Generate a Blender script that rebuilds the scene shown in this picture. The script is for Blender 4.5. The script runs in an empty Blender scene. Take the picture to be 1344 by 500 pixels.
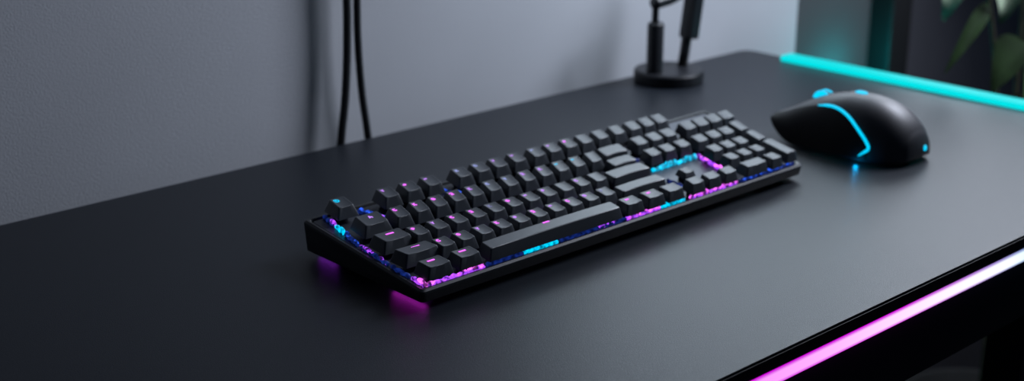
import bpy, bmesh, math, random
import numpy as np
from mathutils import Vector, Matrix

random.seed(4)
SC = bpy.context.scene
COL = SC.collection
PI = math.pi

# ------------------------------------------------------------------ materials
def new_mat(name):
    m = bpy.data.materials.new(name)
    m.use_nodes = True
    nt = m.node_tree
    b = nt.nodes.get('Principled BSDF')
    return m, nt, b

def plain(name, col, rough=.5, metal=0., spec=.5, bump=None, coat=0., var=None):
    m, nt, b = new_mat(name)
    b.inputs['Base Color'].default_value = (*col, 1)
    b.inputs['Roughness'].default_value = rough
    b.inputs['Metallic'].default_value = metal
    b.inputs['Specular IOR Level'].default_value = spec
    b.inputs['Coat Weight'].default_value = coat
    tc = nt.nodes.new('ShaderNodeTexCoord')
    if var:                                    # slight colour mottling
        n = nt.nodes.new('ShaderNodeTexNoise'); n.inputs['Scale'].default_value = var[0]
        n.inputs['Detail'].default_value = 4
        r = nt.nodes.new('ShaderNodeValToRGB')
        r.color_ramp.elements[0].position = .35; r.color_ramp.elements[1].position = .65
        r.color_ramp.elements[0].color = (*[c*(1-var[1]) for c in col], 1)
        r.color_ramp.elements[1].color = (*[min(1, c*(1+var[1])) for c in col], 1)
        nt.links.new(tc.outputs['Object'], n.inputs['Vector'])
        nt.links.new(n.outputs['Fac'], r.inputs['Fac'])
        nt.links.new(r.outputs['Color'], b.inputs['Base Color'])
    if bump:                                   # (scale, strength, distance)
        n = nt.nodes.new('ShaderNodeTexNoise'); n.inputs['Scale'].default_value = bump[0]
        n.inputs['Detail'].default_value = 3
        bp = nt.nodes.new('ShaderNodeBump'); bp.inputs['Strength'].default_value = bump[1]
        bp.inputs['Distance'].default_value = bump[2]
        nt.links.new(tc.outputs['Object'], n.inputs['Vector'])
        nt.links.new(n.outputs['Fac'], bp.inputs['Height'])
        nt.links.new(bp.outputs['Normal'], b.inputs['Normal'])
    return m

def glow(name, col, strength, base=(.02, .02, .02), noise=None):
    m, nt, b = new_mat(name)
    b.inputs['Base Color'].default_value = (*base, 1)
    b.inputs['Roughness'].default_value = .5; b.inputs['Specular IOR Level'].default_value = .1
    b.inputs['Emission Color'].default_value = (*col, 1)
    b.inputs['Emission Strength'].default_value = strength
    if noise:                                  # uneven brightness along the diffuser
        tc = nt.nodes.new('ShaderNodeTexCoord')
        n = nt.nodes.new('ShaderNodeTexNoise'); n.inputs['Scale'].default_value = noise[0]
        n.inputs['Detail'].default_value = 1
        mr = nt.nodes.new('ShaderNodeMapRange')
        mr.inputs['From Min'].default_value = .35; mr.inputs['From Max'].default_value = .68
        mr.inputs['To Min'].default_value = strength*noise[1]; mr.inputs['To Max'].default_value = strength*1.3
        nt.links.new(tc.outputs['Object'], n.inputs['Vector'])
        nt.links.new(n.outputs['Fac'], mr.inputs['Value'])
        nt.links.new(mr.outputs['Result'], b.inputs['Emission Strength'])
    return m

M = {}
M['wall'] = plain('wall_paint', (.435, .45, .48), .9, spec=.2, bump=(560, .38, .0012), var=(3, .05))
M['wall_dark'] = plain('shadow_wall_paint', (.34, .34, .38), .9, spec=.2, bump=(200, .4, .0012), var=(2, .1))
M['wall_shade_panel'] = plain('panel_shade_paint', (.060, .062, .066), .9, spec=.2, bump=(200, .3, .001), var=(3, .1))  # darker copy of the wall colour, shade painted in
M['floor'] = plain('floor_dark', (.008, .008, .010), .9, spec=.1, var=(4, .2))
M['desk'] = plain('desk_laminate', (.0065, .0090, .0135), .38, spec=.34, bump=(1100, .5, .0004), var=(900, .25))
M['desk_edge'] = plain('desk_edge_band', (.006, .006, .008), .5, spec=.35)
M['apron'] = plain('desk_apron', (.020, .019, .022), .6, spec=.4, bump=(600, .1, .0005))
M['case'] = plain('keyboard_case', (.016, .018, .022), .38, spec=.5, bump=(1500, .12, .0003))
M['plate'] = plain('keyboard_plate', (.05, .055, .07), .42, metal=.55, bump=(1200, .08, .0003))
M['key'] = plain('keycap_plastic', (.030, .036, .045), .40, spec=.6, bump=(1800, .10, .0003))
M['switch'] = plain('switch_housing', (.01, .01, .014), .3)
M['rubber'] = plain('rubber', (.01, .01, .01), .8)
M['mouse'] = plain('mouse_shell', (.032, .033, .038), .48, spec=.5, bump=(1500, .05, .0003))
M['mouse_side'] = plain('mouse_side_rubber', (.004, .004, .005), .6, spec=.25)
M['stand'] = plain('stand_black_metal', (.008, .009, .012), .4, spec=.4)
M['cable'] = plain('cable_sheath', (.010, .011, .014), .5)
M['post'] = plain('post_black', (.006, .006, .007), .6)
M['pot'] = plain('pot_clay', (.012, .012, .012), .8, spec=.15, var=(20, .15))
M['soil'] = plain('soil', (.03, .02, .012), .95, bump=(120, .8, .003))
M['stem'] = plain('stem_bark', (.035, .035, .02), .8, var=(60, .3))
M['leaf_dark'] = plain('leaf_dark', (.007, .018, .004), .8, spec=.12, var=(25, .35))
M['leaf_mid'] = plain('leaf_mid', (.035, .075, .022), .7, spec=.15, var=(25, .35))
M['leaf_pale'] = plain('leaf_pale', (.50, .62, .44), .7, spec=.15, var=(30, .45))

MAG = (.80, .06, .95); PUR = (.30, .06, .95); BLU = (.03, .13, .95); CYA = (.0, .60, .95)
M['led_magenta'] = glow('led_magenta', (.86, .13, .92), 2.0, noise=(260, .10))
M['led_purple'] = glow('led_purple', (.38, .06, .95), 1.6, noise=(260, .05))
M['led_blue'] = glow('led_blue', (.03, .12, .95), 1.05, noise=(240, .10))
M['led_blue_dim'] = glow('led_blue_dim', (.03, .10, .80), .17, noise=(240, .25))
M['led_cyan'] = glow('led_cyan', (.0, .55, .90), 1.3, noise=(260, .25))
M['under_magenta'] = glow('under_magenta', (.85, .03, .90), 3.2)
M['under_purple'] = glow('under_purple', (.42, .04, .95), 2.0)
M['mouse_led'] = glow('mouse_led', (.0, .58, .92), 1.25)
M['strip_cyan'] = glow('strip_cyan', (.0, .78, .82), 1.0, base=(0, 0, 0))
for k, c, s in (('bright', (.85, .14, 1.), 1.0), ('violet', (.60, .25, 1.), .75), ('ice', (.42, .48, 1.), .6),
                ('faint', (.36, .36, .75), .38), ('cyan', (.0, .55, .9), .8)):
    M['legend_'+k] = glow('legend_'+k, c, s*1.35)

# front strip: magenta at the left running through white to pale cyan at the right
m, nt, b = new_mat('strip_gradient')
tc = nt.nodes.new('ShaderNodeTexCoord'); sx = nt.nodes.new('ShaderNodeSeparateXYZ')
mr = nt.nodes.new('ShaderNodeMapRange')
mr.inputs['From Min'].default_value = .05; mr.inputs['From Max'].default_value = .56
rp = nt.nodes.new('ShaderNodeValToRGB'); cr = rp.color_ramp
cr.elements[0].position = .0; cr.elements[0].color = (.80, .20, .85, 1)
cr.elements[1].position = 1.; cr.elements[1].color = (.25, .85, .95, 1)
for pos, c in ((.28, (.95, .42, .92, 1)), (.55, (1., .80, 1., 1)), (.74, (.92, .97, 1., 1))):
    e = cr.elements.new(pos); e.color = c
nt.links.new(tc.outputs['Object'], sx.inputs[0]); nt.links.new(sx.outputs['X'], mr.inputs['Value'])
nt.links.new(mr.outputs['Result'], rp.inputs['Fac'])
# the diffuser is hottest along its middle and falls to a deeper colour at its rims
zz = nt.nodes.new('ShaderNodeMath'); zz.operation = 'SUBTRACT'; zz.inputs[1].default_value = .75-.01775
za = nt.nodes.new('ShaderNodeMath'); za.operation = 'ABSOLUTE'
zr = nt.nodes.new('ShaderNodeMapRange'); zr.inputs['From Min'].default_value = .0030; zr.inputs['From Max'].default_value = .0056
rim = nt.nodes.new('ShaderNodeValToRGB'); rim.color_ramp.elements[0].position = .45; rim.color_ramp.elements[0].color = (.55, .0, .62, 1)
rim.color_ramp.elements[1].position = .95; rim.color_ramp.elements[1].color = (.0, .35, .42, 1)
mx = nt.nodes.new('ShaderNodeMix'); mx.data_type = 'RGBA'
nt.links.new(sx.outputs['Z'], zz.inputs[0]); nt.links.new(zz.outputs[0], za.inputs[0]); nt.links.new(za.outputs[0], zr.inputs['Value'])
nt.links.new(mr.outputs['Result'], rim.inputs['Fac'])
nt.links.new(zr.outputs['Result'], mx.inputs['Factor']); nt.links.new(rp.outputs['Color'], mx.inputs['A']); nt.links.new(rim.outputs['Color'], mx.inputs['B'])
nt.links.new(mx.outputs['Result'], b.inputs['Emission Color'])
b.inputs['Emission Strength'].default_value = 1.15
b.inputs['Base Color'].default_value = (.1, .1, .1, 1)
M['strip_gradient'] = m

# ------------------------------------------------------------------ helpers
def obj(name, bm, mat, parent=None, smooth=False, loc=None, rot=None):
    me = bpy.data.meshes.new(name)
    bmesh.ops.recalc_face_normals(bm, faces=bm.faces)
    bm.to_mesh(me); bm.free()
    if smooth:
        for p in me.polygons: p.use_smooth = True
    if smooth == 'sharp': me.set_sharp_from_angle(angle=math.radians(24))
    me.materials.append(mat)
    o = bpy.data.objects.new(name, me); COL.objects.link(o)
    if loc is not None: o.location = loc
    if rot is not None: o.rotation_euler = rot
    if parent: o.parent = parent
    return o

def thing(name, label, cat, loc=(0, 0, 0), rot=(0, 0, 0), group=None):
    o = bpy.data.objects.new(name, None); COL.objects.link(o)
    o.empty_display_size = .02
    o.location = loc; o.rotation_euler = rot
    o['label'] = label; o['category'] = cat
    if group: o['group'] = group
    return o

def struct(name, bm, mat):
    o = obj(name, bm, mat); o['kind'] = 'structure'
    return o

def box(bm, lo, hi, bevel=0., seg=2):
    r = bmesh.ops.create_cube(bm, size=1)
    vs = r['verts']
    for v in vs:
        for i in range(3):
            v.co[i] = lo[i] if v.co[i] < 0 else hi[i]
    if bevel > 0:
        es = list({e for v in vs for e in v.link_edges})
        bmesh.ops.bevel(bm, geom=es, offset=bevel, segments=seg, affect='EDGES', profile=.6)
    return bm

def nb(): return bmesh.new()

def tube(bm, pts, r, seg=12, closed=False, ry=None):
    """round tube along a list of points; r is a number or a list"""
    pts = [Vector(p) for p in pts]; n = len(pts)
    rs = r if isinstance(r, (list, tuple)) else [r]*n
    rings = []; ref = None
    for i, p in enumerate(pts):
        t = (pts[min(i+1, n-1)]-pts[max(i-1, 0)]).normalized()
        if ref is None:
            ref = Vector((0, 0, 1)) if abs(t.z) < .9 else Vector((1, 0, 0))
        a = (ref - t*ref.dot(t)).normalized(); ref = a
        c = t.cross(a)
        rings.append([bm.verts.new(p+(a*math.cos(2*PI*k/seg)+c*math.sin(2*PI*k/seg))*rs[i]) for k in range(seg)])
    for i in range(n-1):
        for k in range(seg):
            bm.faces.new((rings[i][k], rings[i][(k+1) % seg], rings[i+1][(k+1) % seg], rings[i+1][k]))
    bm.faces.new(rings[0][::-1]); bm.faces.new(rings[-1])
    return bm

def lathe(bm, prof, seg=48, c=(0, 0, 0)):
    """revolve a profile [(r,z)...] round z"""
    rings = []
    for r, z in prof:
        if r < 1e-6: rings.append([bm.verts.new((c[0], c[1], c[2]+z))])
        else: rings.append([bm.verts.new((c[0]+r*math.cos(2*PI*k/seg), c[1]+r*math.sin(2*PI*k/seg), c[2]+z)) for k in range(seg)])
    for A, B in zip(rings, rings[1:]):
        for k in range(seg):
            k2 = (k+1) % seg
            if len(A) == 1 and len(B) == 1: continue
            if len(A) == 1: bm.faces.new((A[0], B[k], B[k2]))
            elif len(B) == 1: bm.faces.new((A[k], A[k2], B[0]))
            else: bm.faces.new((A[k], A[k2], B[k2], B[k]))
    return bm

def smooth_curve(pts, n=40):
    """Catmull-Rom through the points"""
    P = [Vector(p) for p in pts]; P = [P[0]*2-P[1]]+P+[P[-1]*2-P[-2]]
    out = []; segs = len(P)-3
    for i in range(n+1):
        u = i/n*segs; k = min(int(u), segs-1); t = u-k
        a, b_, c, d = P[k:k+4]
        out.append(.5*((2*b_)+(c-a)*t+(2*a-5*b_+4*c-d)*t*t+(3*b_-a-3*c+d)*t**3))
    return out

# ------------------------------------------------------------------ the room
FL = -.75
WY = .407                                     # face of the back wall
bm = box(nb(), (-2.2, WY, FL), (.985, WY+.12, 1.9)); struct('wall_back', bm, M['wall'])
bm = box(nb(), (.985, WY+.004, FL), (1.175, WY+.12, 1.9)); struct('wall_back_shaded', bm, M['wall_shade_panel'])  # right end of the back wall, its shade put into a darker colour
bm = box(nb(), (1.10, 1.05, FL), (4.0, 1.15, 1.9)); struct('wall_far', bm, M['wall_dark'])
bm = box(nb(), (-2.2, -2.2, FL-.1), (4.0, 1.15, FL)); struct('floor', bm, M['floor'])
bm = box(nb(), (1.170, .374, FL), (1.222, WY+.125, 1.9), .004); struct('trim_1', bm, M['post'])

# ------------------------------------------------------------------ the desk
desk = thing('desk', 'matte black desk with glowing strips along its front edge and far end', 'desk', (0, 0, FL))
DY0, DY1, DX0, DX1 = -.207, .372, -1.05, .832
def dz(z): return z-FL
def desk_box(name, lo, hi, mat, bevel=.0015):
    bm = box(nb(), (lo[0], lo[1], dz(lo[2])), (hi[0], hi[1], dz(hi[2])), bevel)
    return obj(name, bm, mat, desk)
# top slab with rounded corners
bm = nb()
def round_rect(x0, y0, x1, y1, r, n=8):
    out = []
    for cx_, cy_, a0 in ((x1-r, y1-r, 0), (x0+r, y1-r, PI/2), (x0+r, y0+r, PI), (x1-r, y0+r, 1.5*PI)):
        for k in range(n+1):
            a = a0+k/n*PI/2; out.append((cx_+r*math.cos(a), cy_+r*math.sin(a)))
    return out
rr = round_rect(DX0, DY0, DX1, DY1, .012)
up = [bm.verts.new((x, y, dz(0))) for x, y in rr]; lo = [bm.verts.new((x, y, dz(-.012))) for x, y in rr]
topf = bm.faces.new(up); bm.faces.new(lo[::-1])
for i in range(len(rr)):
    j = (i+1) % len(rr); bm.faces.new((up[i], lo[i], lo[j], up[j]))
bmesh.ops.bevel(bm, geom=list(topf.edges), offset=.0014, segments=3, affect='EDGES')
obj('desk_top', bm, M['desk'], desk)
desk_box('edge_band', (DX0+.014, DY0-.0006, -.0115), (DX1-.014, DY0+.004, -.0022), M['desk_edge'], .0003)
desk_box('apron', (DX0+.01, DY0+.004, -.080), (DX1-.01, DY0+.022, -.012), M['apron'])
desk_box('apron', (DX0+.01, DY1-.022, -.080), (DX1-.01, DY1-.004, -.012), M['apron'])
for lx in (DX0+.02, .492, DX1-.055):
    desk_box('leg', (lx, DY0+.006, FL), (lx+.035, DY0+.041, -.080), M['apron'])
    desk_box('leg', (lx, DY1-.041, FL), (lx+.035, DY1-.006, -.080), M['apron'])
fs = desk_box('light_strip', (DX0+.02, DY0-.0010, -.0235), (DX1-.016, DY0+.005, -.0120), M['strip_gradient'], .0008)
fs['label'] = 'glowing strip under front edge, magenta fading to white'
es = desk_box('light_strip', (.812, DY0+.02, -.001), (.8345, .305, .0070), M['strip_cyan'], .0034)
es['label'] = 'cyan glowing strip along the far end'

# ------------------------------------------------------------------ the keyboard
KW, KD, HF, HB = .440, .1447, .0154, .0305
BW = .476                                     # the case is a little wider at its back edge
S = (HB-HF)/KD; TILT = math.atan(S)
kb = thing('keyboard', 'black mechanical keyboard with purple, magenta and cyan lit keys on the desk', 'keyboard')
def kz(y, k=0): return HF+S*y+k
def case_ring(inset, zf, r=.0035, n=5):
    """outline of the case, drawn inwards by inset, at height function zf(y)"""
    c = [(0+inset, inset), (KW-inset, inset), (BW-inset, KD-inset), (0+inset, KD-inset)]
    out = []
    for i in range(4):
        p = Vector(c[i]); a = (Vector(c[i-1])-p).normalized(); d = (Vector(c[(i+1) % 4])-p).normalized()
        for k in range(n+1):
            t = k/n
            q = (p+a*r)*(1-t)**2+p*2*t*(1-t)+(p+d*r)*t*t
            out.append((q.x, q.y, zf(q.y)))
    return out
def bridge_rings(bm, rings, cap0=True, cap1=True):
    R = [[bm.verts.new(p) for p in r] for r in rings]; n = len(R[0])
    for A, B in zip(R, R[1:]):
        for k in range(n): bm.faces.new((A[k], A[(k+1) % n], B[(k+1) % n], B[k]))
    if cap0: bm.faces.new(R[0][::-1])
    if cap1: bm.faces.new(R[-1])
    return R
bm = nb()
bridge_rings(bm, [case_ring(.014, lambda y: .0042), case_ring(.0045, lambda y: .0044), case_ring(.0012, lambda y: .0058),
                  case_ring(0, lambda y: kz(y, -.0030)), case_ring(.0002, lambda y: kz(y, -.0014)), case_ring(.0016, lambda y: kz(y, 0)),
                  case_ring(.0034, lambda y: kz(y, -.0001)), case_ring(.0042, lambda y: kz(y, -.0016)), case_ring(.0046, lambda y: kz(y, -.0030))])
obj('case', bm, M['case'], kb)
bm = nb(); bridge_rings(bm, [case_ring(.0050, lambda y: kz(y, -.0029)), case_ring(.0050, lambda y: kz(y, -.0016)), case_ring(.0056, lambda y: kz(y, -.0012))])
obj('top_plate', bm, M['plate'], kb)
for fx, fy in ((.02, .018), (.405, .018), (.02, .125), (.43, .125)):
    bm = box(nb(), (fx, fy, .0001), (fx+.03, fy+.008, .0046), .0006); obj('rubber_foot', bm, M['rubber'], kb)

# keycaps: (x, y, top width, top depth, top shear, kind) in millimetres on the plate
KEYS = []
def row(kind, *ks):
    for k in ks: KEYS.append((*k, kind))
row('esc', (27.2, 132.2, 13.3, 17.0, 2.8))
row('f', *[(x, 128.6+.0045*x, 13.2, 17.3-.002*x, 2.0+.0133*x) for x in
           (69.2, 91.2, 112.7, 145.4, 166.0, 185.8, 207.2, 230.3, 249.8, 269.7, 289.2, 309.6)])
row('f', *[(x, 130.2, 13.2, 16.8, 6.6) for x in (331.5, 352.5, 371.2, 388.6)])
row('numw', (28.0, 95.3, 20.3, 18.0, 2.9))
row('n', *[(x, 94.4, 12.0, 17.7, 3.4+.0155*x) for x in
           (53.8, 72.9, 91.6, 110.2, 128.9, 147.8, 167.0, 186.2, 205.8, 225.2, 244.6, 264.4)])
row('wide', (291.0, 96.6, 27.5, 15.6, 4.9), (279.7, 75.0, 27.8, 12.6, 3.0), (267.1, 56.4, 43.4, 13.6, 1.0), (255.4, 31.0, 50.8, 11.4, .4))
row('tab', (22.9, 64.0, 23.0, 14.6, -.6))
row('r3', *[(44.6+18.97*i, 60.6, 12.4, 14.8, .8+.2*i) for i in range(11)])
row('shift', (24.1, 37.0, 28.2, 12.0, -2.4))
row('r4', *[(47.6+18.9*i, 34.6, 12.4, 13.6, .6+.12*i) for i in range(10)])
row('mod', (20.5, 12.6, 19.0, 13.0, -.8), (48.9, 12.0, 17.8, 12.4, .2))
row('space', (136.3, 11.0, 135.9, 12.6, 1.6))
row('b', (221.4, 10.6, 16.9, 12.4, 1.0), (246.6, 10.4, 16.9, 12.4, 1.0))
row('plain', (270.6, 10.3, 17.4, 12.2, 1.0))
row('plain', (299.5, 9.7, 14.6, 11.2, 3.0), (320.6, 9.7, 14.6, 11.2, 3.2), (342.2, 9.7, 14.6, 11.4, 3.4))
row('up', (318.0, 34.5, 11.5, 10.0, 2.0))
row('plain', *[(x, 99.7, 13.8, 15.3, 4.9) for x in (328.6, 348.2, 367.0)])
row('plain', *[(x, 74.1, 13.4, 13.6, 4.2) for x in (318.0, 337.2, 357.2)])
row('plain', *[(x, 102.8, 14.6, 16.0, 7.0) for x in (398.5, 416.8, 435.4, 453.4)])
row('plain', *[(x, 74.3, 13.6, 13.7, 4.6) for x in (381.8, 401.2, 419.4)])
row('plain', *[(x, 50.3, 12.9, 12.8, 3.2) for x in (374.0, 392.2, 410.2)])
row('plain', *[(x, 29.3, 12.3, 11.4, 1.4) for x in (371.2, 389.3, 407.2)])
row('plain', (376.0, 8.8, 26.0, 10.8, 1.2), (403.6, 8.9, 13.2, 11.6, .8))
row('tall', (439.6, 75.2, 12.0, 20.6, 7.4), (433.4, 50.2, 11.6, 20.0, 6.0), (428.4, 20.2, 13.0, 33.0, 6.4))

Z0, Z1 = .0037, .0130                         # underside and top of a cap above the plate
def keycap(w, d, sh, kind):
    """tapered cap, top dished (cylindrically), with rounded edges; origin on the plate under its middle"""
    w, d, sh = w/1000, d/1000, sh/1000
    ex, ef, ebk = .0016, .0022, .0012
    if kind in ('mod', 'space', 'b'): ex = .0026
    if kind in ('f', 'n', 'r3', 'r4'): ex, ef = .0026, .0030
    if kind in ('esc', 'numw', 'tab', 'shift'): ex, ef = .0034, .0034
    if kind == 'tall': ex, ef, ebk = .0016, .0010, .0008
    if kind == 'wide': ex, ef, ebk = .0018, .0016, .0010
    z1 = Z1
    if kind == 'up': z1 = .0095
    if kind == 'wide': z1 = Z1-.0004
    nx = 9 if w < .06 else 13
    dish = .0008 if kind not in ('space', 'wide', 'tall') else -.0006
    def outline(z, f):
        # f: 0 at the base, 1 at the top
        hw = w/2+ex*(1-f); yf = -d/2-ef*(1-f); yb = d/2+ebk*(1-f)
        return hw, yf, yb
    def ring(z, f, inset, r, n=4, dishing=0.):
        hw, yf, yb = outline(z, f); hw -= inset; yf += inset; yb -= inset
        c = [(-hw, yf), (hw, yf), (hw, yb), (-hw, yb)]
        pts = []
        for i in range(4):
            p = Vector(c[i]); a = (Vector(c[i-1])-p).normalized(); e = (Vector(c[(i+1) % 4])-p).normalized()
            for k in range(n+1):
                t = k/n; q = (p+a*r)*(1-t)**2+p*2*t*(1-t)+(p+e*r)*t*t
                pts.append(q)
            # extra points along the side to carry the dish
            nxt = Vector(c[(i+1) % 4]); m_ = nx if i % 2 == 0 else 3
            for k in range(1, m_):
                pts.append((p+e*r).lerp(nxt-e*r, k/m_))
        out = []
        for q in pts:
            u = q.x/(w/2)
            zz = z-dishing*dish*(1-min(1, u*u))
            shx = sh*(q.y/d) if d else 0
            out.append((q.x+shx*(.55+.45*f), q.y, zz))
        return out
    bm = nb()
    rs = [ring(Z0, 0, .0010, .0010), ring(Z0, 0, 0, .0012), ring(Z0+.0012, .12, 0, .0012), ring(z1-.0009, .93, 0, .0014),
          ring(z1-.0003, 1, .0001, .0014, dishing=.5), ring(z1, 1, .0006, .0014, dishing=.9)]
    for inset in (.0016, .0034):
        if inset < min(w, d)/2-.0012: rs.append(ring(z1, 1, inset, .0012, dishing=1))
    bridge_rings(bm, rs)
    return bm

def stroke(bm, pts, r=.00034):
    """a thin flat bar along a polyline on the key top"""
    for (x0, y0), (x1, y1) in zip(pts, pts[1:]):
        d = Vector((x1-x0, y1-y0)); L = d.length
        if L < 1e-7: continue
        d /= L; n_ = Vector((-d.y, d.x))*r; a = Vector((x0, y0))-d*r*.8; e = Vector((x1, y1))+d*r*.8
        lo_ = [bm.verts.new((*q, 0)) for q in (a-n_, e-n_, e+n_, a+n_)]
        hi_ = [bm.verts.new((*q, .00022)) for q in (a-n_, e-n_, e+n_, a+n_)]
        bm.faces.new(hi_); bm.faces.new(lo_[::-1])
        for i in range(4): bm.faces.new((lo_[i], lo_[(i+1) % 4], hi_[(i+1) % 4], hi_[i]))
def arc(cx_, cy_, r, a0, a1, n=12): return [(cx_+r*math.cos(a0+(a1-a0)*k/n), cy_+r*math.sin(a0+(a1-a0)*k/n)) for k in range(n+1)]
u_ = .001
GLYPH = {
 'ring': [arc(0, 0, 1.7*u_, .35*PI, 2.2*PI, 16), [(0, 0), (0, .9*u_)]],
 'bar': [[(-2.6*u_, 0), (2.6*u_, 0)], [(-2.6*u_, .55*u_), (2.6*u_, .55*u_)]],
 'tent': [[(-1*u_, -1.3*u_), (0, 1.3*u_), (1*u_, -1.3*u_)], [(-.6*u_, -.4*u_), (1.3*u_, -.4*u_)]],
 'hook': [arc(0, 0, 1.25*u_, .3*PI, 1.75*PI)],
 'fork': [[(-.9*u_, -1.4*u_), (-.9*u_, 1.4*u_)], [(.9*u_, 1.4*u_), (-.8*u_, 0), (1*u_, -1.4*u_)]],
 'loop': [arc(0, 0, 1.2*u_, .25*PI, 1.95*PI), [(1.2*u_, -.2*u_), (.2*u_, -.2*u_)]],
 'bend': [arc(0, .5*u_, .9*u_, PI, -.2*PI), [(.8*u_, 0), (-.8*u_, -1.4*u_), (1*u_, -1.4*u_)]],
 'dash': [[(-1.2*u_, 0), (1.2*u_, .2*u_)], [(-1.1*u_, .6*u_), (1.*u_, .7*u_)]],
 'cross': [[(-1.2*u_, 0), (1.2*u_, 0)], [(0, -1.2*u_), (0, 1.2*u_)], [(-.9*u_, -.8*u_), (.9*u_, .8*u_)]],
 'tick': [[(-.8*u_, 1.1*u_), (0, -.3*u_), (.9*u_, 1.1*u_)], [(0, -.3*u_), (0, -1.3*u_)]],
}
SMALL = ['fork', 'hook', 'cross', 'loop', 'bend', 'tick', 'dash']
counts = {}
for (x, y, w, d, sh, kind) in KEYS:
    i = counts.get(kind, 0); counts[kind] = i+1
    X, Y = x/1000, y/1000
    sl = math.cos(TILT)
    nm = {'space': 'space_bar'}.get(kind, 'key')
    k = obj(nm, keycap(w, d, sh, kind), M['key'], kb, 'sharp', (X, Y, kz(Y)), (TILT, 0, 0))
    # switch below the cap
    bm = nb()
    for sxk in ((0,) if w < 40 else (-.035, 0, .035) if w > 100 else (-.014, .014)):
        box(bm, (sxk-.0042, -.0042, -.0012), (sxk+.0042, .0042, .0034), .0006)
        box(bm, (sxk-.0020, -.0020, .0034), (sxk+.0020, .0020, .0070), .0003)
    obj('switch', bm, M['switch'], k)
    # legend
    g = None
    gx, gy = -.20*w/1000, .22*d/1000
    if kind == 'esc': g, mt, sc = 'ring', 'legend_cyan', 1.0
    elif kind == 'f':
        if i > 11: continue
        g = ['tick', 'cross', 'dash', 'fork', 'hook', 'tick', 'dash', 'dash', 'dash', 'cross', 'dash', 'dash'][i]
        mt = ['legend_violet', 'legend_bright', 'legend_violet', 'legend_ice', 'legend_ice', 'legend_violet', 'legend_violet', 'legend_ice', 'legend_violet', 'legend_bright', 'legend_faint', 'legend_faint'][i]; sc = .85
        if i > 9: continue
    elif kind == 'numw': g, mt, sc = 'tent', 'legend_violet', 1.0; gx, gy = .0005, .0030
    elif kind == 'n':
        g = ['hook', 'fork', 'loop', 'bend', 'fork', 'hook', 'tick', 'bend', 'fork', 'dash', 'dash', 'dash'][i]
        mt = ['legend_bright', 'legend_bright', 'legend_bright', 'legend_bright', 'legend_violet', 'legend_ice', 'legend_ice', 'legend_violet', 'legend_violet', 'legend_cyan', 'legend_cyan', 'legend_faint'][i]; sc = .95
        if i > 10: continue
    elif kind == 'tab': g, mt, sc = 'bar', 'legend_bright', 1.0; gx, gy = .0005, .0026
    elif kind == 'shift': g, mt, sc = 'bar', 'legend_bright', 1.05; gx, gy = .0015, .0018
    elif kind == 'mod': g, mt, sc = 'bar', 'legend_bright', .9; gx, gy = -.0005, .0024
    elif kind == 'b': g, mt, sc = 'dash', 'legend_bright', 1.1; gx, gy = -.0012, .0022
    elif kind == 'r3':
        g = SMALL[(i*3+2) % 7]; sc = .9
        mt = ['legend_bright', 'legend_violet', 'legend_bright', 'legend_bright', 'legend_faint', 'legend_bright', 'legend_violet', 'legend_violet', 'legend_ice', 'legend_violet', 'legend_faint'][i]
        if i in (8, 10): continue
    elif kind == 'r4':
        g = SMALL[(i*2+1) % 7]; sc = .9
        mt = ['legend_bright', 'legend_bright', 'legend_violet', 'legend_bright', 'legend_violet', 'legend_bright', 'legend_violet', 'legend_bright', 'legend_violet', 'legend_faint'][i]
    elif kind == 'space': g, mt, sc = 'bar', 'legend_bright', .9; gx, gy = -.004, .0042
    if g:
        bm = nb()
        for pl in GLYPH[g]: stroke(bm, [(px*sc*1.2, py*sc*1.2) for px, py in pl], .00052)
        uu = gx/(w/2000)
        zd = Z1-(.0008 if kind not in ('space',) else -.0006)*(1-uu*uu)
        obj('legend', bm, M[mt], k, False, (gx+sh/1000*gy/(d/1000), gy, zd+.00006))

# light under the caps: lumps of glowing diffuser in runs along the plate
def led_run(p, q, mat, step=.0052, hgt=.0042, wid=.0030, jitter=.5):
    bm = nb()
    P, Q = Vector(p)/1000, Vector(q)/1000; L = (Q-P).length; n_ = max(1, int(L/step))
    d = (Q-P).normalized(); nrm = Vector((-d.y, d.x))
    for i in range(n_):
        c = P+d*(L*(i+.5)/n_)+d*random.uniform(-.0006, .0006)*jitter
        if random.random() < .2: continue
        a = step*random.uniform(.40, 1.0); b_ = wid/2*random.uniform(.6, 1.1); h = hgt*random.uniform(.5, 1.05)
        r = bmesh.ops.create_icosphere(bm, subdivisions=2, radius=1)
        for v in r['verts']:
            lx, ly, lz = v.co
            o_ = d*(lx*a)+nrm*(ly*b_)
            xx, yy = c.x+o_.x, c.y+o_.y
            v.co = (xx, yy, kz(yy, -.0012+h*.5*(1+lz)))
    n_lump = len(bm.faces)
    m_ = max(4, int(L/.002))
    pl = []
    for i in range(m_+1):
        c = P+d*(L*i/m_); pl.append((c.x, c.y, kz(c.y, .0002+.0006*math.sin(i*1.7))))
    tube(bm, pl, [.0016+.0003*math.sin(i*2.3) for i in range(m_+1)], 8)
    nf = {'led_magenta': 'led_purple', 'led_cyan': 'led_cyan'}.get(mat, 'led_blue_dim')
    bm.faces.ensure_lookup_table()
    for f in bm.faces[n_lump:]: f.material_index = 1
    o = obj('light_bar', bm, M[mat], kb, True)
    o.data.materials.append(M[nf])
    return o
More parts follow.
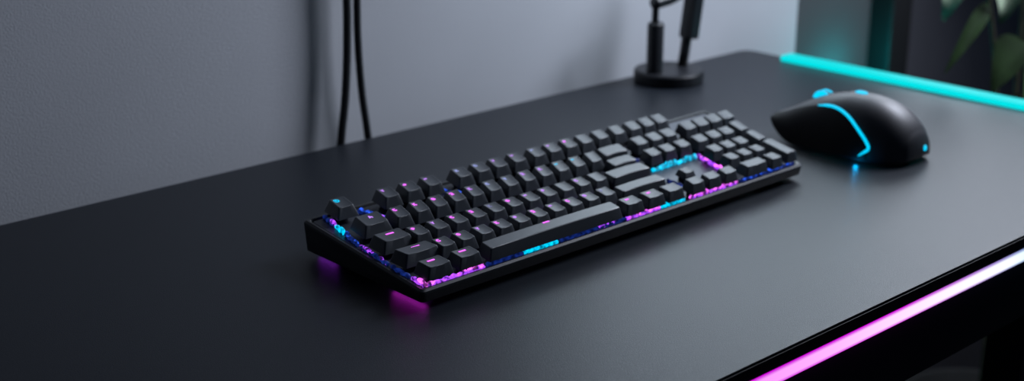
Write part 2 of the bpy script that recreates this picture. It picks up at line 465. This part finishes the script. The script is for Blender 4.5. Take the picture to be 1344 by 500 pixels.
for a in [((16.5, 139.0), (14.0, 121.0), 'led_purple'), ((13.5, 119.0), (11.5, 106.0), 'led_cyan'), ((11.3, 104.0), (8.2, 84.0), 'led_blue'),
          ((8.0, 80.0), (6.6, 46.0), 'led_purple'), ((6.6, 42.0), (6.8, 22.0), 'led_blue_dim'), ((7.0, 19.0), (7.2, 5.6), 'led_magenta'),
          ((8.5, 4.8), (62.0, 5.2), 'led_magenta'), ((64.0, 5.2), (100.0, 5.2), 'led_blue_dim'), ((102.0, 5.6), (136.0, 5.4), 'led_cyan'),
          ((140.0, 5.4), (176.0, 5.4), 'led_blue_dim'), ((178.0, 5.4), (212.0, 5.4), 'led_purple'), ((213.0, 5.0), (252.0, 5.0), 'led_magenta'), ((255.0, 5.0), (283.0, 5.0), 'led_cyan'),
          ((291.0, 4.6), (352.0, 4.4), 'led_magenta'), ((356.0, 4.4), (432.0, 4.6), 'led_blue'),
          ((309.0, 64.0), (368.0, 64.5), 'led_cyan'), ((372.0, 66.0), (363.0, 30.0), 'led_magenta'), ((362.5, 27.0), (361.0, 17.0), 'led_cyan'),
          ((44.0, 133.0), (56.0, 110.0), 'led_blue'), ((34.0, 110.0), (58.0, 112.0), 'led_purple'), ((126.0, 131.0), (133.0, 112.0), 'led_blue'),
          ((304.0, 26.0), (304.0, 42.0), 'led_blue'), ((296.0, 90.0), (318.0, 88.0), 'led_blue_dim'), ((60.0, 78.0), (260.0, 78.0), 'led_blue_dim'),
          ((50.0, 46.8), (225.0, 47.0), 'led_purple')]:
    dim = a[2] in ('led_blue_dim',)
    led_run(a[0], a[1], a[2], hgt=.0030 if dim else .0054)
# glow strips on the underside of the case, left end
bm = box(nb(), (.0090, .010, .0024), (.0130, .046, .0041), .0004); o = obj('under_light', bm, M['under_magenta'], kb)
bm = box(nb(), (.0090, .118, .0024), (.0130, .139, .0041), .0004); o = obj('under_light', bm, M['under_purple'], kb)

# ------------------------------------------------------------------ the mouse
MX = .553
ms = thing('computer_mouse', 'black wireless mouse with cyan light lines beside the keyboard', 'mouse', (MX, 0, 0))
ST = np.array([  # y, height, half width, underside, centre shift
    (-.0450, .0150, .0040, .0100, .011), (-.0438, .0225, .0150, .0070, .010), (-.0395, .0320, .0235, .0035, .009), (-.0320, .0415, .0290, .0020, .007),
    (-.0180, .0515, .0330, .0020, .005), (.0000, .0570, .0345, .0020, .002), (.0200, .0582, .0340, .0020, .000), (.0420, .0545, .0325, .0020, -.001),
    (.0620, .0470, .0315, .0020, -.001), (.0760, .0400, .0312, .0030, -.001), (.0880, .0335, .0300, .0080, -.001), (.0970, .0290, .0280, .0150, -.001), (.1030, .0256, .0250, .0215, -.001)])
def catmull(y, col):
    ys = ST[:, 0]; k = int(np.clip(np.searchsorted(ys, y)-1, 0, len(ys)-2))
    y0, y1 = ys[k], ys[k+1]; t = float(np.clip((y-y0)/(y1-y0), 0, 1)); v = ST[:, col]
    def tan(i):
        if i == 0: return (v[1]-v[0])/(ys[1]-ys[0])
        if i == len(ys)-1: return (v[-1]-v[-2])/(ys[-1]-ys[-2])
        a = (v[i]-v[i-1])/(ys[i]-ys[i-1]); b_ = (v[i+1]-v[i])/(ys[i+1]-ys[i])
        return 0 if a*b_ < 0 else (a+b_)/2
    h = y1-y0
    return float(v[k]*(2*t**3-3*t*t+1)+tan(k)*h*(t**3-2*t*t+t)+v[k+1]*(-2*t**3+3*t*t)+tan(k+1)*h*(t**3-t*t))
def mouse_surf(y, a, off=0.):
    """point on the shell: a = 0 right foot, pi/2 crest, pi left foot (local coordinates)"""
    def P(y, a):
        h, w, zb, cs = (catmull(y, c) for c in (1, 2, 3, 4))
        ca, sa = math.cos(a), max(0., math.sin(a))
        x = cs+w*math.copysign(abs(ca)**.86, ca); z = zb+(h-zb)*sa**.80
        # thumb hollow on both flanks
        side = abs(ca)**3; mid = math.exp(-((y-.035)/.035)**2)
        x -= math.copysign(.0035*side*mid*sa**.4, ca)
        return Vector((x, y, z))
    p = P(y, a)
    if off:
        e = 1e-3; y0, y1 = max(-.0449, y-e), min(.1029, y+e)
        dy = P(y1, a)-P(y0, a); da = P(y, min(PI-1e-3, a+e*8))-P(y, max(1e-3, a-e*8))
        n_ = dy.cross(da)
        if n_.length > 1e-12:
            n_.normalize()
            c = Vector((catmull(y, 4), y, .02))
            if n_.dot(p-c) < 0: n_ = -n_
            p = p+n_*off
    return p
bm = nb()
ys = list(np.concatenate([np.linspace(-.0450, -.038, 9), np.linspace(-.036, .091, 50), np.linspace(.0925, .103, 8)]))
NA = 48; rows_ = []
for y in ys: rows_.append([bm.verts.new(mouse_surf(y, PI*k/NA)) for k in range(NA+1)])
for A, B in zip(rows_, rows_[1:]):
    for k in range(NA): bm.faces.new((A[k], A[k+1], B[k+1], B[k]))
    bm.faces.new((A[NA], A[0], B[0], B[NA]))
bm.faces.new(rows_[0]); bm.faces.new(rows_[-1][::-1])
obj('shell', bm, M['mouse'], ms, True)
# side panel below the light line; a_line(y) is the line's height on the left flank
LINE = [(.1010, 2.23), (.0771, 2.154), (.0508, 2.232), (.0333, 2.282), (.0158, 2.431), (.0003, 2.665), (-.0098, 2.849), (-.0125, 2.970), (-.0044, 3.090)]
def a_line(y):
    L_ = sorted(LINE[:8]); return float(np.interp(y, [l[0] for l in L_], [l[1] for l in L_]))
bm = nb(); NP = 12; rows_ = []
for y in np.linspace(-.0120, .1015, 46):
    a0 = a_line(y); rows_.append([bm.verts.new(mouse_surf(y, a0+(PI-.02-a0)*k/NP, .0006)) for k in range(NP+1)])
for A, B in zip(rows_, rows_[1:]):
    for k in range(NP): bm.faces.new((A[k], A[k+1], B[k+1], B[k]))
o = obj('side_panel', bm, M['mouse_side'], ms, True)
o['label'] = 'black rubber thumb panel'
pts = smooth_curve([(*LINE[i], 0) for i in range(2, 9)], 40)
pl = [mouse_surf(p.x, min(p.y, PI-.03), .0007) for p in pts]
n_ = len(pl); rs = [.0014*min(1, .35+6*min(i, n_-1-i)/n_) for i in range(n_)]
obj('light_line', tube(nb(), pl, rs, 10), M['mouse_led'], ms, True)
# split between the two buttons
pl = [mouse_surf(y, PI/2, .0001) for y in np.linspace(.030, .102, 30)]
obj('button_seam', tube(nb(), pl, .0005, 8), M['mouse_side'], ms, True)
# scroll wheel in its slot, lit from inside, and the small indicator behind it
c = mouse_surf(.0585, PI/2)
bm = nb()
for sx_ in (0,):
    R = Matrix.Translation((c.x, c.y, c.z-.0062)) @ Matrix.Rotation(PI/2, 4, 'Y')
    bmesh.ops.create_cone(bm, cap_ends=True, segments=36, radius1=.0100, radius2=.0100, depth=.0070, matrix=R)
es_ = [e for e in bm.edges if len(e.link_faces) == 2 and any(len(f.verts) > 4 for f in e.link_faces)]
bmesh.ops.bevel(bm, geom=es_, offset=.0014, segments=3, affect='EDGES')
w_o = obj('scroll_wheel', bm, M['mouse_side'], ms, True)
bm = nb()
for dx in (-.0038, .0038):
    pts = [(c.x+dx, c.y+.0098*math.cos(t), c.z-.0062+.0098*math.sin(t)) for t in np.linspace(.1*PI, .95*PI, 24)]
    tube(bm, pts, .0015, 8)
bmesh.ops.create_cone(bm, cap_ends=True, segments=30, radius1=.0090, radius2=.0080, depth=.0010, matrix=Matrix.Translation((c.x-.0038, c.y, c.z-.0062)) @ Matrix.Rotation(-PI/2, 4, 'Y'))
obj('wheel_light', bm, M['mouse_led'], w_o, True)
c2 = mouse_surf(.0180, PI/2)
bm = nb(); lathe(bm, [(0, .0018), (.0028, .0014), (.0040, .0003), (.0040, -.0015), (0, -.0015)], 24)
for v in bm.verts: v.co.y *= 1.7
obj('indicator_light', bm, M['mouse_led'], ms, True, c2, (0, 0, 0))
c3 = mouse_surf(-.0447, .62)
bm = nb(); lathe(bm, [(0, .0012), (.0022, .0009), (.0030, 0), (.0030, -.001), (0, -.001)], 20)
obj('rear_light', bm, M['mouse_led'], ms, True, c3, (PI/2.3, 0, .25))
for fy in (-.025, .085):
    bm = box(nb(), (-.014, fy-.004, .0001), (.016, fy+.004, .0030), .0004); obj('glide_foot', bm, M['rubber'], ms)

# ------------------------------------------------------------------ stand by the wall
sd = thing('desk_stand', 'black round-based arm stand on the desk against the wall', 'stand', (.6343, .330, 0))
bm = lathe(nb(), [(0, 0), (.0385, 0), (.0405, .0018), (.0405, .0115), (.0392, .0136), (.0370, .0142), (0, .0142)], 64); obj('base', bm, M['stand'], sd)
bm = lathe(nb(), [(0, .0142), (.0100, .0142), (.0095, .0160), (.0095, .0690), (.0082, .0715), (0, .0715)], 32, (-.025, 0, 0)); obj('post', bm, M['stand'], sd, True)
bm = lathe(nb(), [(0, .071), (.0046, .071), (.0040, .074), (.0040, .0880), (.0052, .0895), (.0052, .0960), (0, .0960)], 24, (-.0265, 0, 0)); obj('neck', bm, M['stand'], sd, True)
bm = tube(nb(), [(.0238, 0, .014), (.0270, 0, .030), (.0360, 0, .0830), (.0420, 0, .1200)], .0060, 16); obj('rod', bm, M['stand'], sd, True)
bm = nb(); box(bm, (-.0085, -.009, -.062), (.0085, .009, .062), .003)
R = Matrix.Translation((.0425, .0, .1060)) @ Matrix.Rotation(.155, 4, 'Y')
bmesh.ops.transform(bm, matrix=R, verts=bm.verts); obj('arm', bm, M['stand'], sd)
bm = nb(); pts = [(-.0290, 0, .0935), (-.018, 0, .0945), (0, 0, .0965), (.020, 0, .1030), (.040, 0, .115)]
tube(bm, smooth_curve(pts, 20), .0070, 14); obj('yoke', bm, M['stand'], sd, True)

# ------------------------------------------------------------------ cables hanging behind the desk
c1 = obj('cable', tube(nb(), smooth_curve([(0.2235, .388, 1.0), (0.2235, .388, .40), (0.2240, .388, .17), (0.2225, .388, .10), (0.2180, .388, .045), (0.2115, .389, 0), (0.2055, .390, -.06), (0.2035, .390, -.35)], 70), .0041, 12), M['cable'], None, True)
c1['label'] = 'thick black cable on the left, bowing left where it drops behind the desk'
c1['category'] = 'cable'; c1['group'] = 'cables hanging in front of the wall'
c2_ = obj('cable', tube(nb(), smooth_curve([(0.2370, .389, 1.0), (0.2370, .389, .40), (0.2370, .389, .17), (0.2360, .389, .10), (0.2385, .389, .045), (0.2445, .390, 0), (0.2495, .390, -.06), (0.2515, .390, -.35)], 70), .0038, 12), M['cable'], None, True)
c2_['label'] = 'thinner black cable on the right, bowing right where it drops behind the desk'
c2_['category'] = 'cable'; c2_['group'] = 'cables hanging in front of the wall'

# ------------------------------------------------------------------ plant beyond the desk
PB = Vector((1.13, .15, FL))
pt = thing('potted_plant', 'leafy green plant with pale variegated leaves beyond the glowing end of the desk', 'plant', PB)
bm = lathe(nb(), [(0, 0), (.085, 0), (.09, .006), (.115, .20), (.122, .205), (.122, .225), (.110, .225), (.106, .19), (0, .19)], 40); obj('pot', bm, M['pot'], pt, True)
bm = lathe(nb(), [(.1075, .188), (.09, .196), (.04, .201), (0, .203)], 32); obj('soil', bm, M['soil'], pt, True)
def leafmesh(bm, base, tip, width, nrm, curl=.15, n=12):
    base, tip, nrm = Vector(base), Vector(tip), Vector(nrm).normalized()
    ax = tip-base; L = ax.length; ax.normalize()
    nrm = (nrm-ax*nrm.dot(ax)).normalized(); sd_ = ax.cross(nrm)
    rows_ = []
    for i in range(n+1):
        t = i/n; w = width*.5*(math.sin(PI*min(1, t**.75))**.8)*(1-.25*t)+.0006
        c = base+ax*L*t+nrm*(curl*L*math.sin(PI*t))
        rows_.append([bm.verts.new(c+sd_*w*s+nrm*(w*.35*abs(s)+.0015*math.sin(9*t+2*s))) for s in (-1, -.5, 0, .5, 1)])
    for A, B in zip(rows_, rows_[1:]):
        for k in range(4): bm.faces.new((A[k], A[k+1], B[k+1], B[k]))
    return bm
def W(p): return Vector(p)-PB
CV = (-.75, -.55, .30)
stems = [[(1.13, .15, -.56), (1.125, .15, -.2), (1.115, .15, .0), (1.108, .15, .06), (1.10, .15, .22)],
         [(1.14, .16, -.56), (1.16, .17, -.2), (1.19, .18, .1), (1.23, .18, .32)],
         [(1.12, .14, -.56), (1.09, .12, -.25), (1.08, .11, -.08)],
         [(1.135, .15, -.56), (1.15, .19, -.1), (1.06, .20, .16), (.99, .19, .20)]]
for s in stems:
    P = smooth_curve([W(p) for p in s], 24); obj('stem', tube(nb(), P, [.0045-.0028*i/24 for i in range(25)], 8), M['stem'], pt, True)
LEAVES = [
 ((.930, .15, .135), (.9190, .15, .0570), .036, 'leaf_pale', (-.4, -.6, .65)),
 ((1.035, .15, .130), (1.058, .15, .0350), .056, 'leaf_pale', (-.4, -.6, .65)),
 ((1.085, .15, .120), (1.110, .14, .0500), .044, 'leaf_pale', (-.4, -.6, .65)),
 ((1.040, .16, .062), (.9345, .15, -.0090), .021, 'leaf_dark', (-.75, -.5, .3)),
 ((1.110, .15, .010), (1.036, .14, -.0480), .050, 'leaf_dark', (-.5, -.5, .75)),
 ((1.125, .12, -.020), (1.050, .10, -.0700), .052, 'leaf_mid', (-.5, -.6, .7)),
 ((1.10, .13, -.06), (1.02, .08, -.1400), .05, 'leaf_dark', (-.5, -.6, .7)),
 ((1.00, .19, .20), (.915, .15, .185), .05, 'leaf_pale', CV), ((1.10, .15, .22), (1.02, .12, .27), .05, 'leaf_mid', CV),
 ((1.10, .15, .22), (1.16, .10, .30), .05, 'leaf_pale', CV), ((1.23, .18, .32), (1.30, .14, .27), .05, 'leaf_mid', CV),
 ((1.21, .18, .20), (1.30, .17, .12), .05, 'leaf_dark', CV), ((1.16, .17, -.15), (1.25, .12, -.20), .05, 'leaf_dark', CV),
 ((1.18, .18, .05), (1.20, .10, -.02), .05, 'leaf_dark', CV)]
for b0, t0, w0, mk, n0 in LEAVES:
    o = obj('leaf', leafmesh(nb(), W(b0), W(t0), w0, n0), M[mk], pt, True)
    if mk == 'leaf_pale': o['label'] = 'pale variegated leaf'

# ------------------------------------------------------------------ lights
def area(name, loc, target, size, power, col, sizey=None):
    L = bpy.data.lights.new(name, 'AREA'); L.energy = power; L.color = col
    L.shape = 'RECTANGLE'; L.size = size; L.size_y = sizey or size
    o = bpy.data.objects.new(name, L); COL.objects.link(o); o.location = loc
    d = Vector(target)-Vector(loc); o.rotation_euler = d.to_track_quat('-Z', 'Y').to_euler()
    return o
area('window_light', (1.15, -.09, .76), (.45, .30, 0), .42, 16.5, (.80, .855, 1.0), .4)
area('soft_light', (2.1, .95, .85), (.35, -.05, 0), 1.1, 15, (.80, .87, 1.0), .8)
area('key_sheen_fill', (.60, .372, .30), (.28, .02, 0), .70, 1.7, (.74, .89, 1.0), .14)  # unseen fill light, added to put sheen on the key tops
L = bpy.data.lights.new('mouse_glow', 'POINT'); L.energy = .0035; L.color = (0, .45, 1.0); L.shadow_soft_size = .0018
o = bpy.data.objects.new('mouse_glow', L); COL.objects.link(o); o.location = (MX-.0375, -.006, .0026)
L = bpy.data.lights.new('cyan_glow', 'POINT'); L.energy = .42; L.color = (0, .75, .8); L.shadow_soft_size = .012
o = bpy.data.objects.new('cyan_glow', L); COL.objects.link(o); o.location = (1.075, .360, -.080)

w = bpy.data.worlds.new('world'); SC.world = w; w.use_nodes = True
bg = w.node_tree.nodes['Background']; bg.inputs[0].default_value = (.22, .45, .90, 1); bg.inputs[1].default_value = .024

# ------------------------------------------------------------------ camera
cam = bpy.data.cameras.new('camera'); co = bpy.data.objects.new('camera', cam); COL.objects.link(co)
YAW, PITCH = .74246, .32196
fwd = Vector((math.sin(YAW)*math.cos(PITCH), math.cos(YAW)*math.cos(PITCH), -math.sin(PITCH)))
co.location = (-.54959, -.69146, .38318)
co.rotation_euler = fwd.to_track_quat('-Z', 'Y').to_euler()
cam.sensor_width = 36; cam.lens = 1801.27/1344*36
cam.clip_start = .01
cam.dof.use_dof = True; cam.dof.focus_distance = .96; cam.dof.aperture_fstop = 5.2
SC.camera = co
SC.view_settings.view_transform = 'Standard'
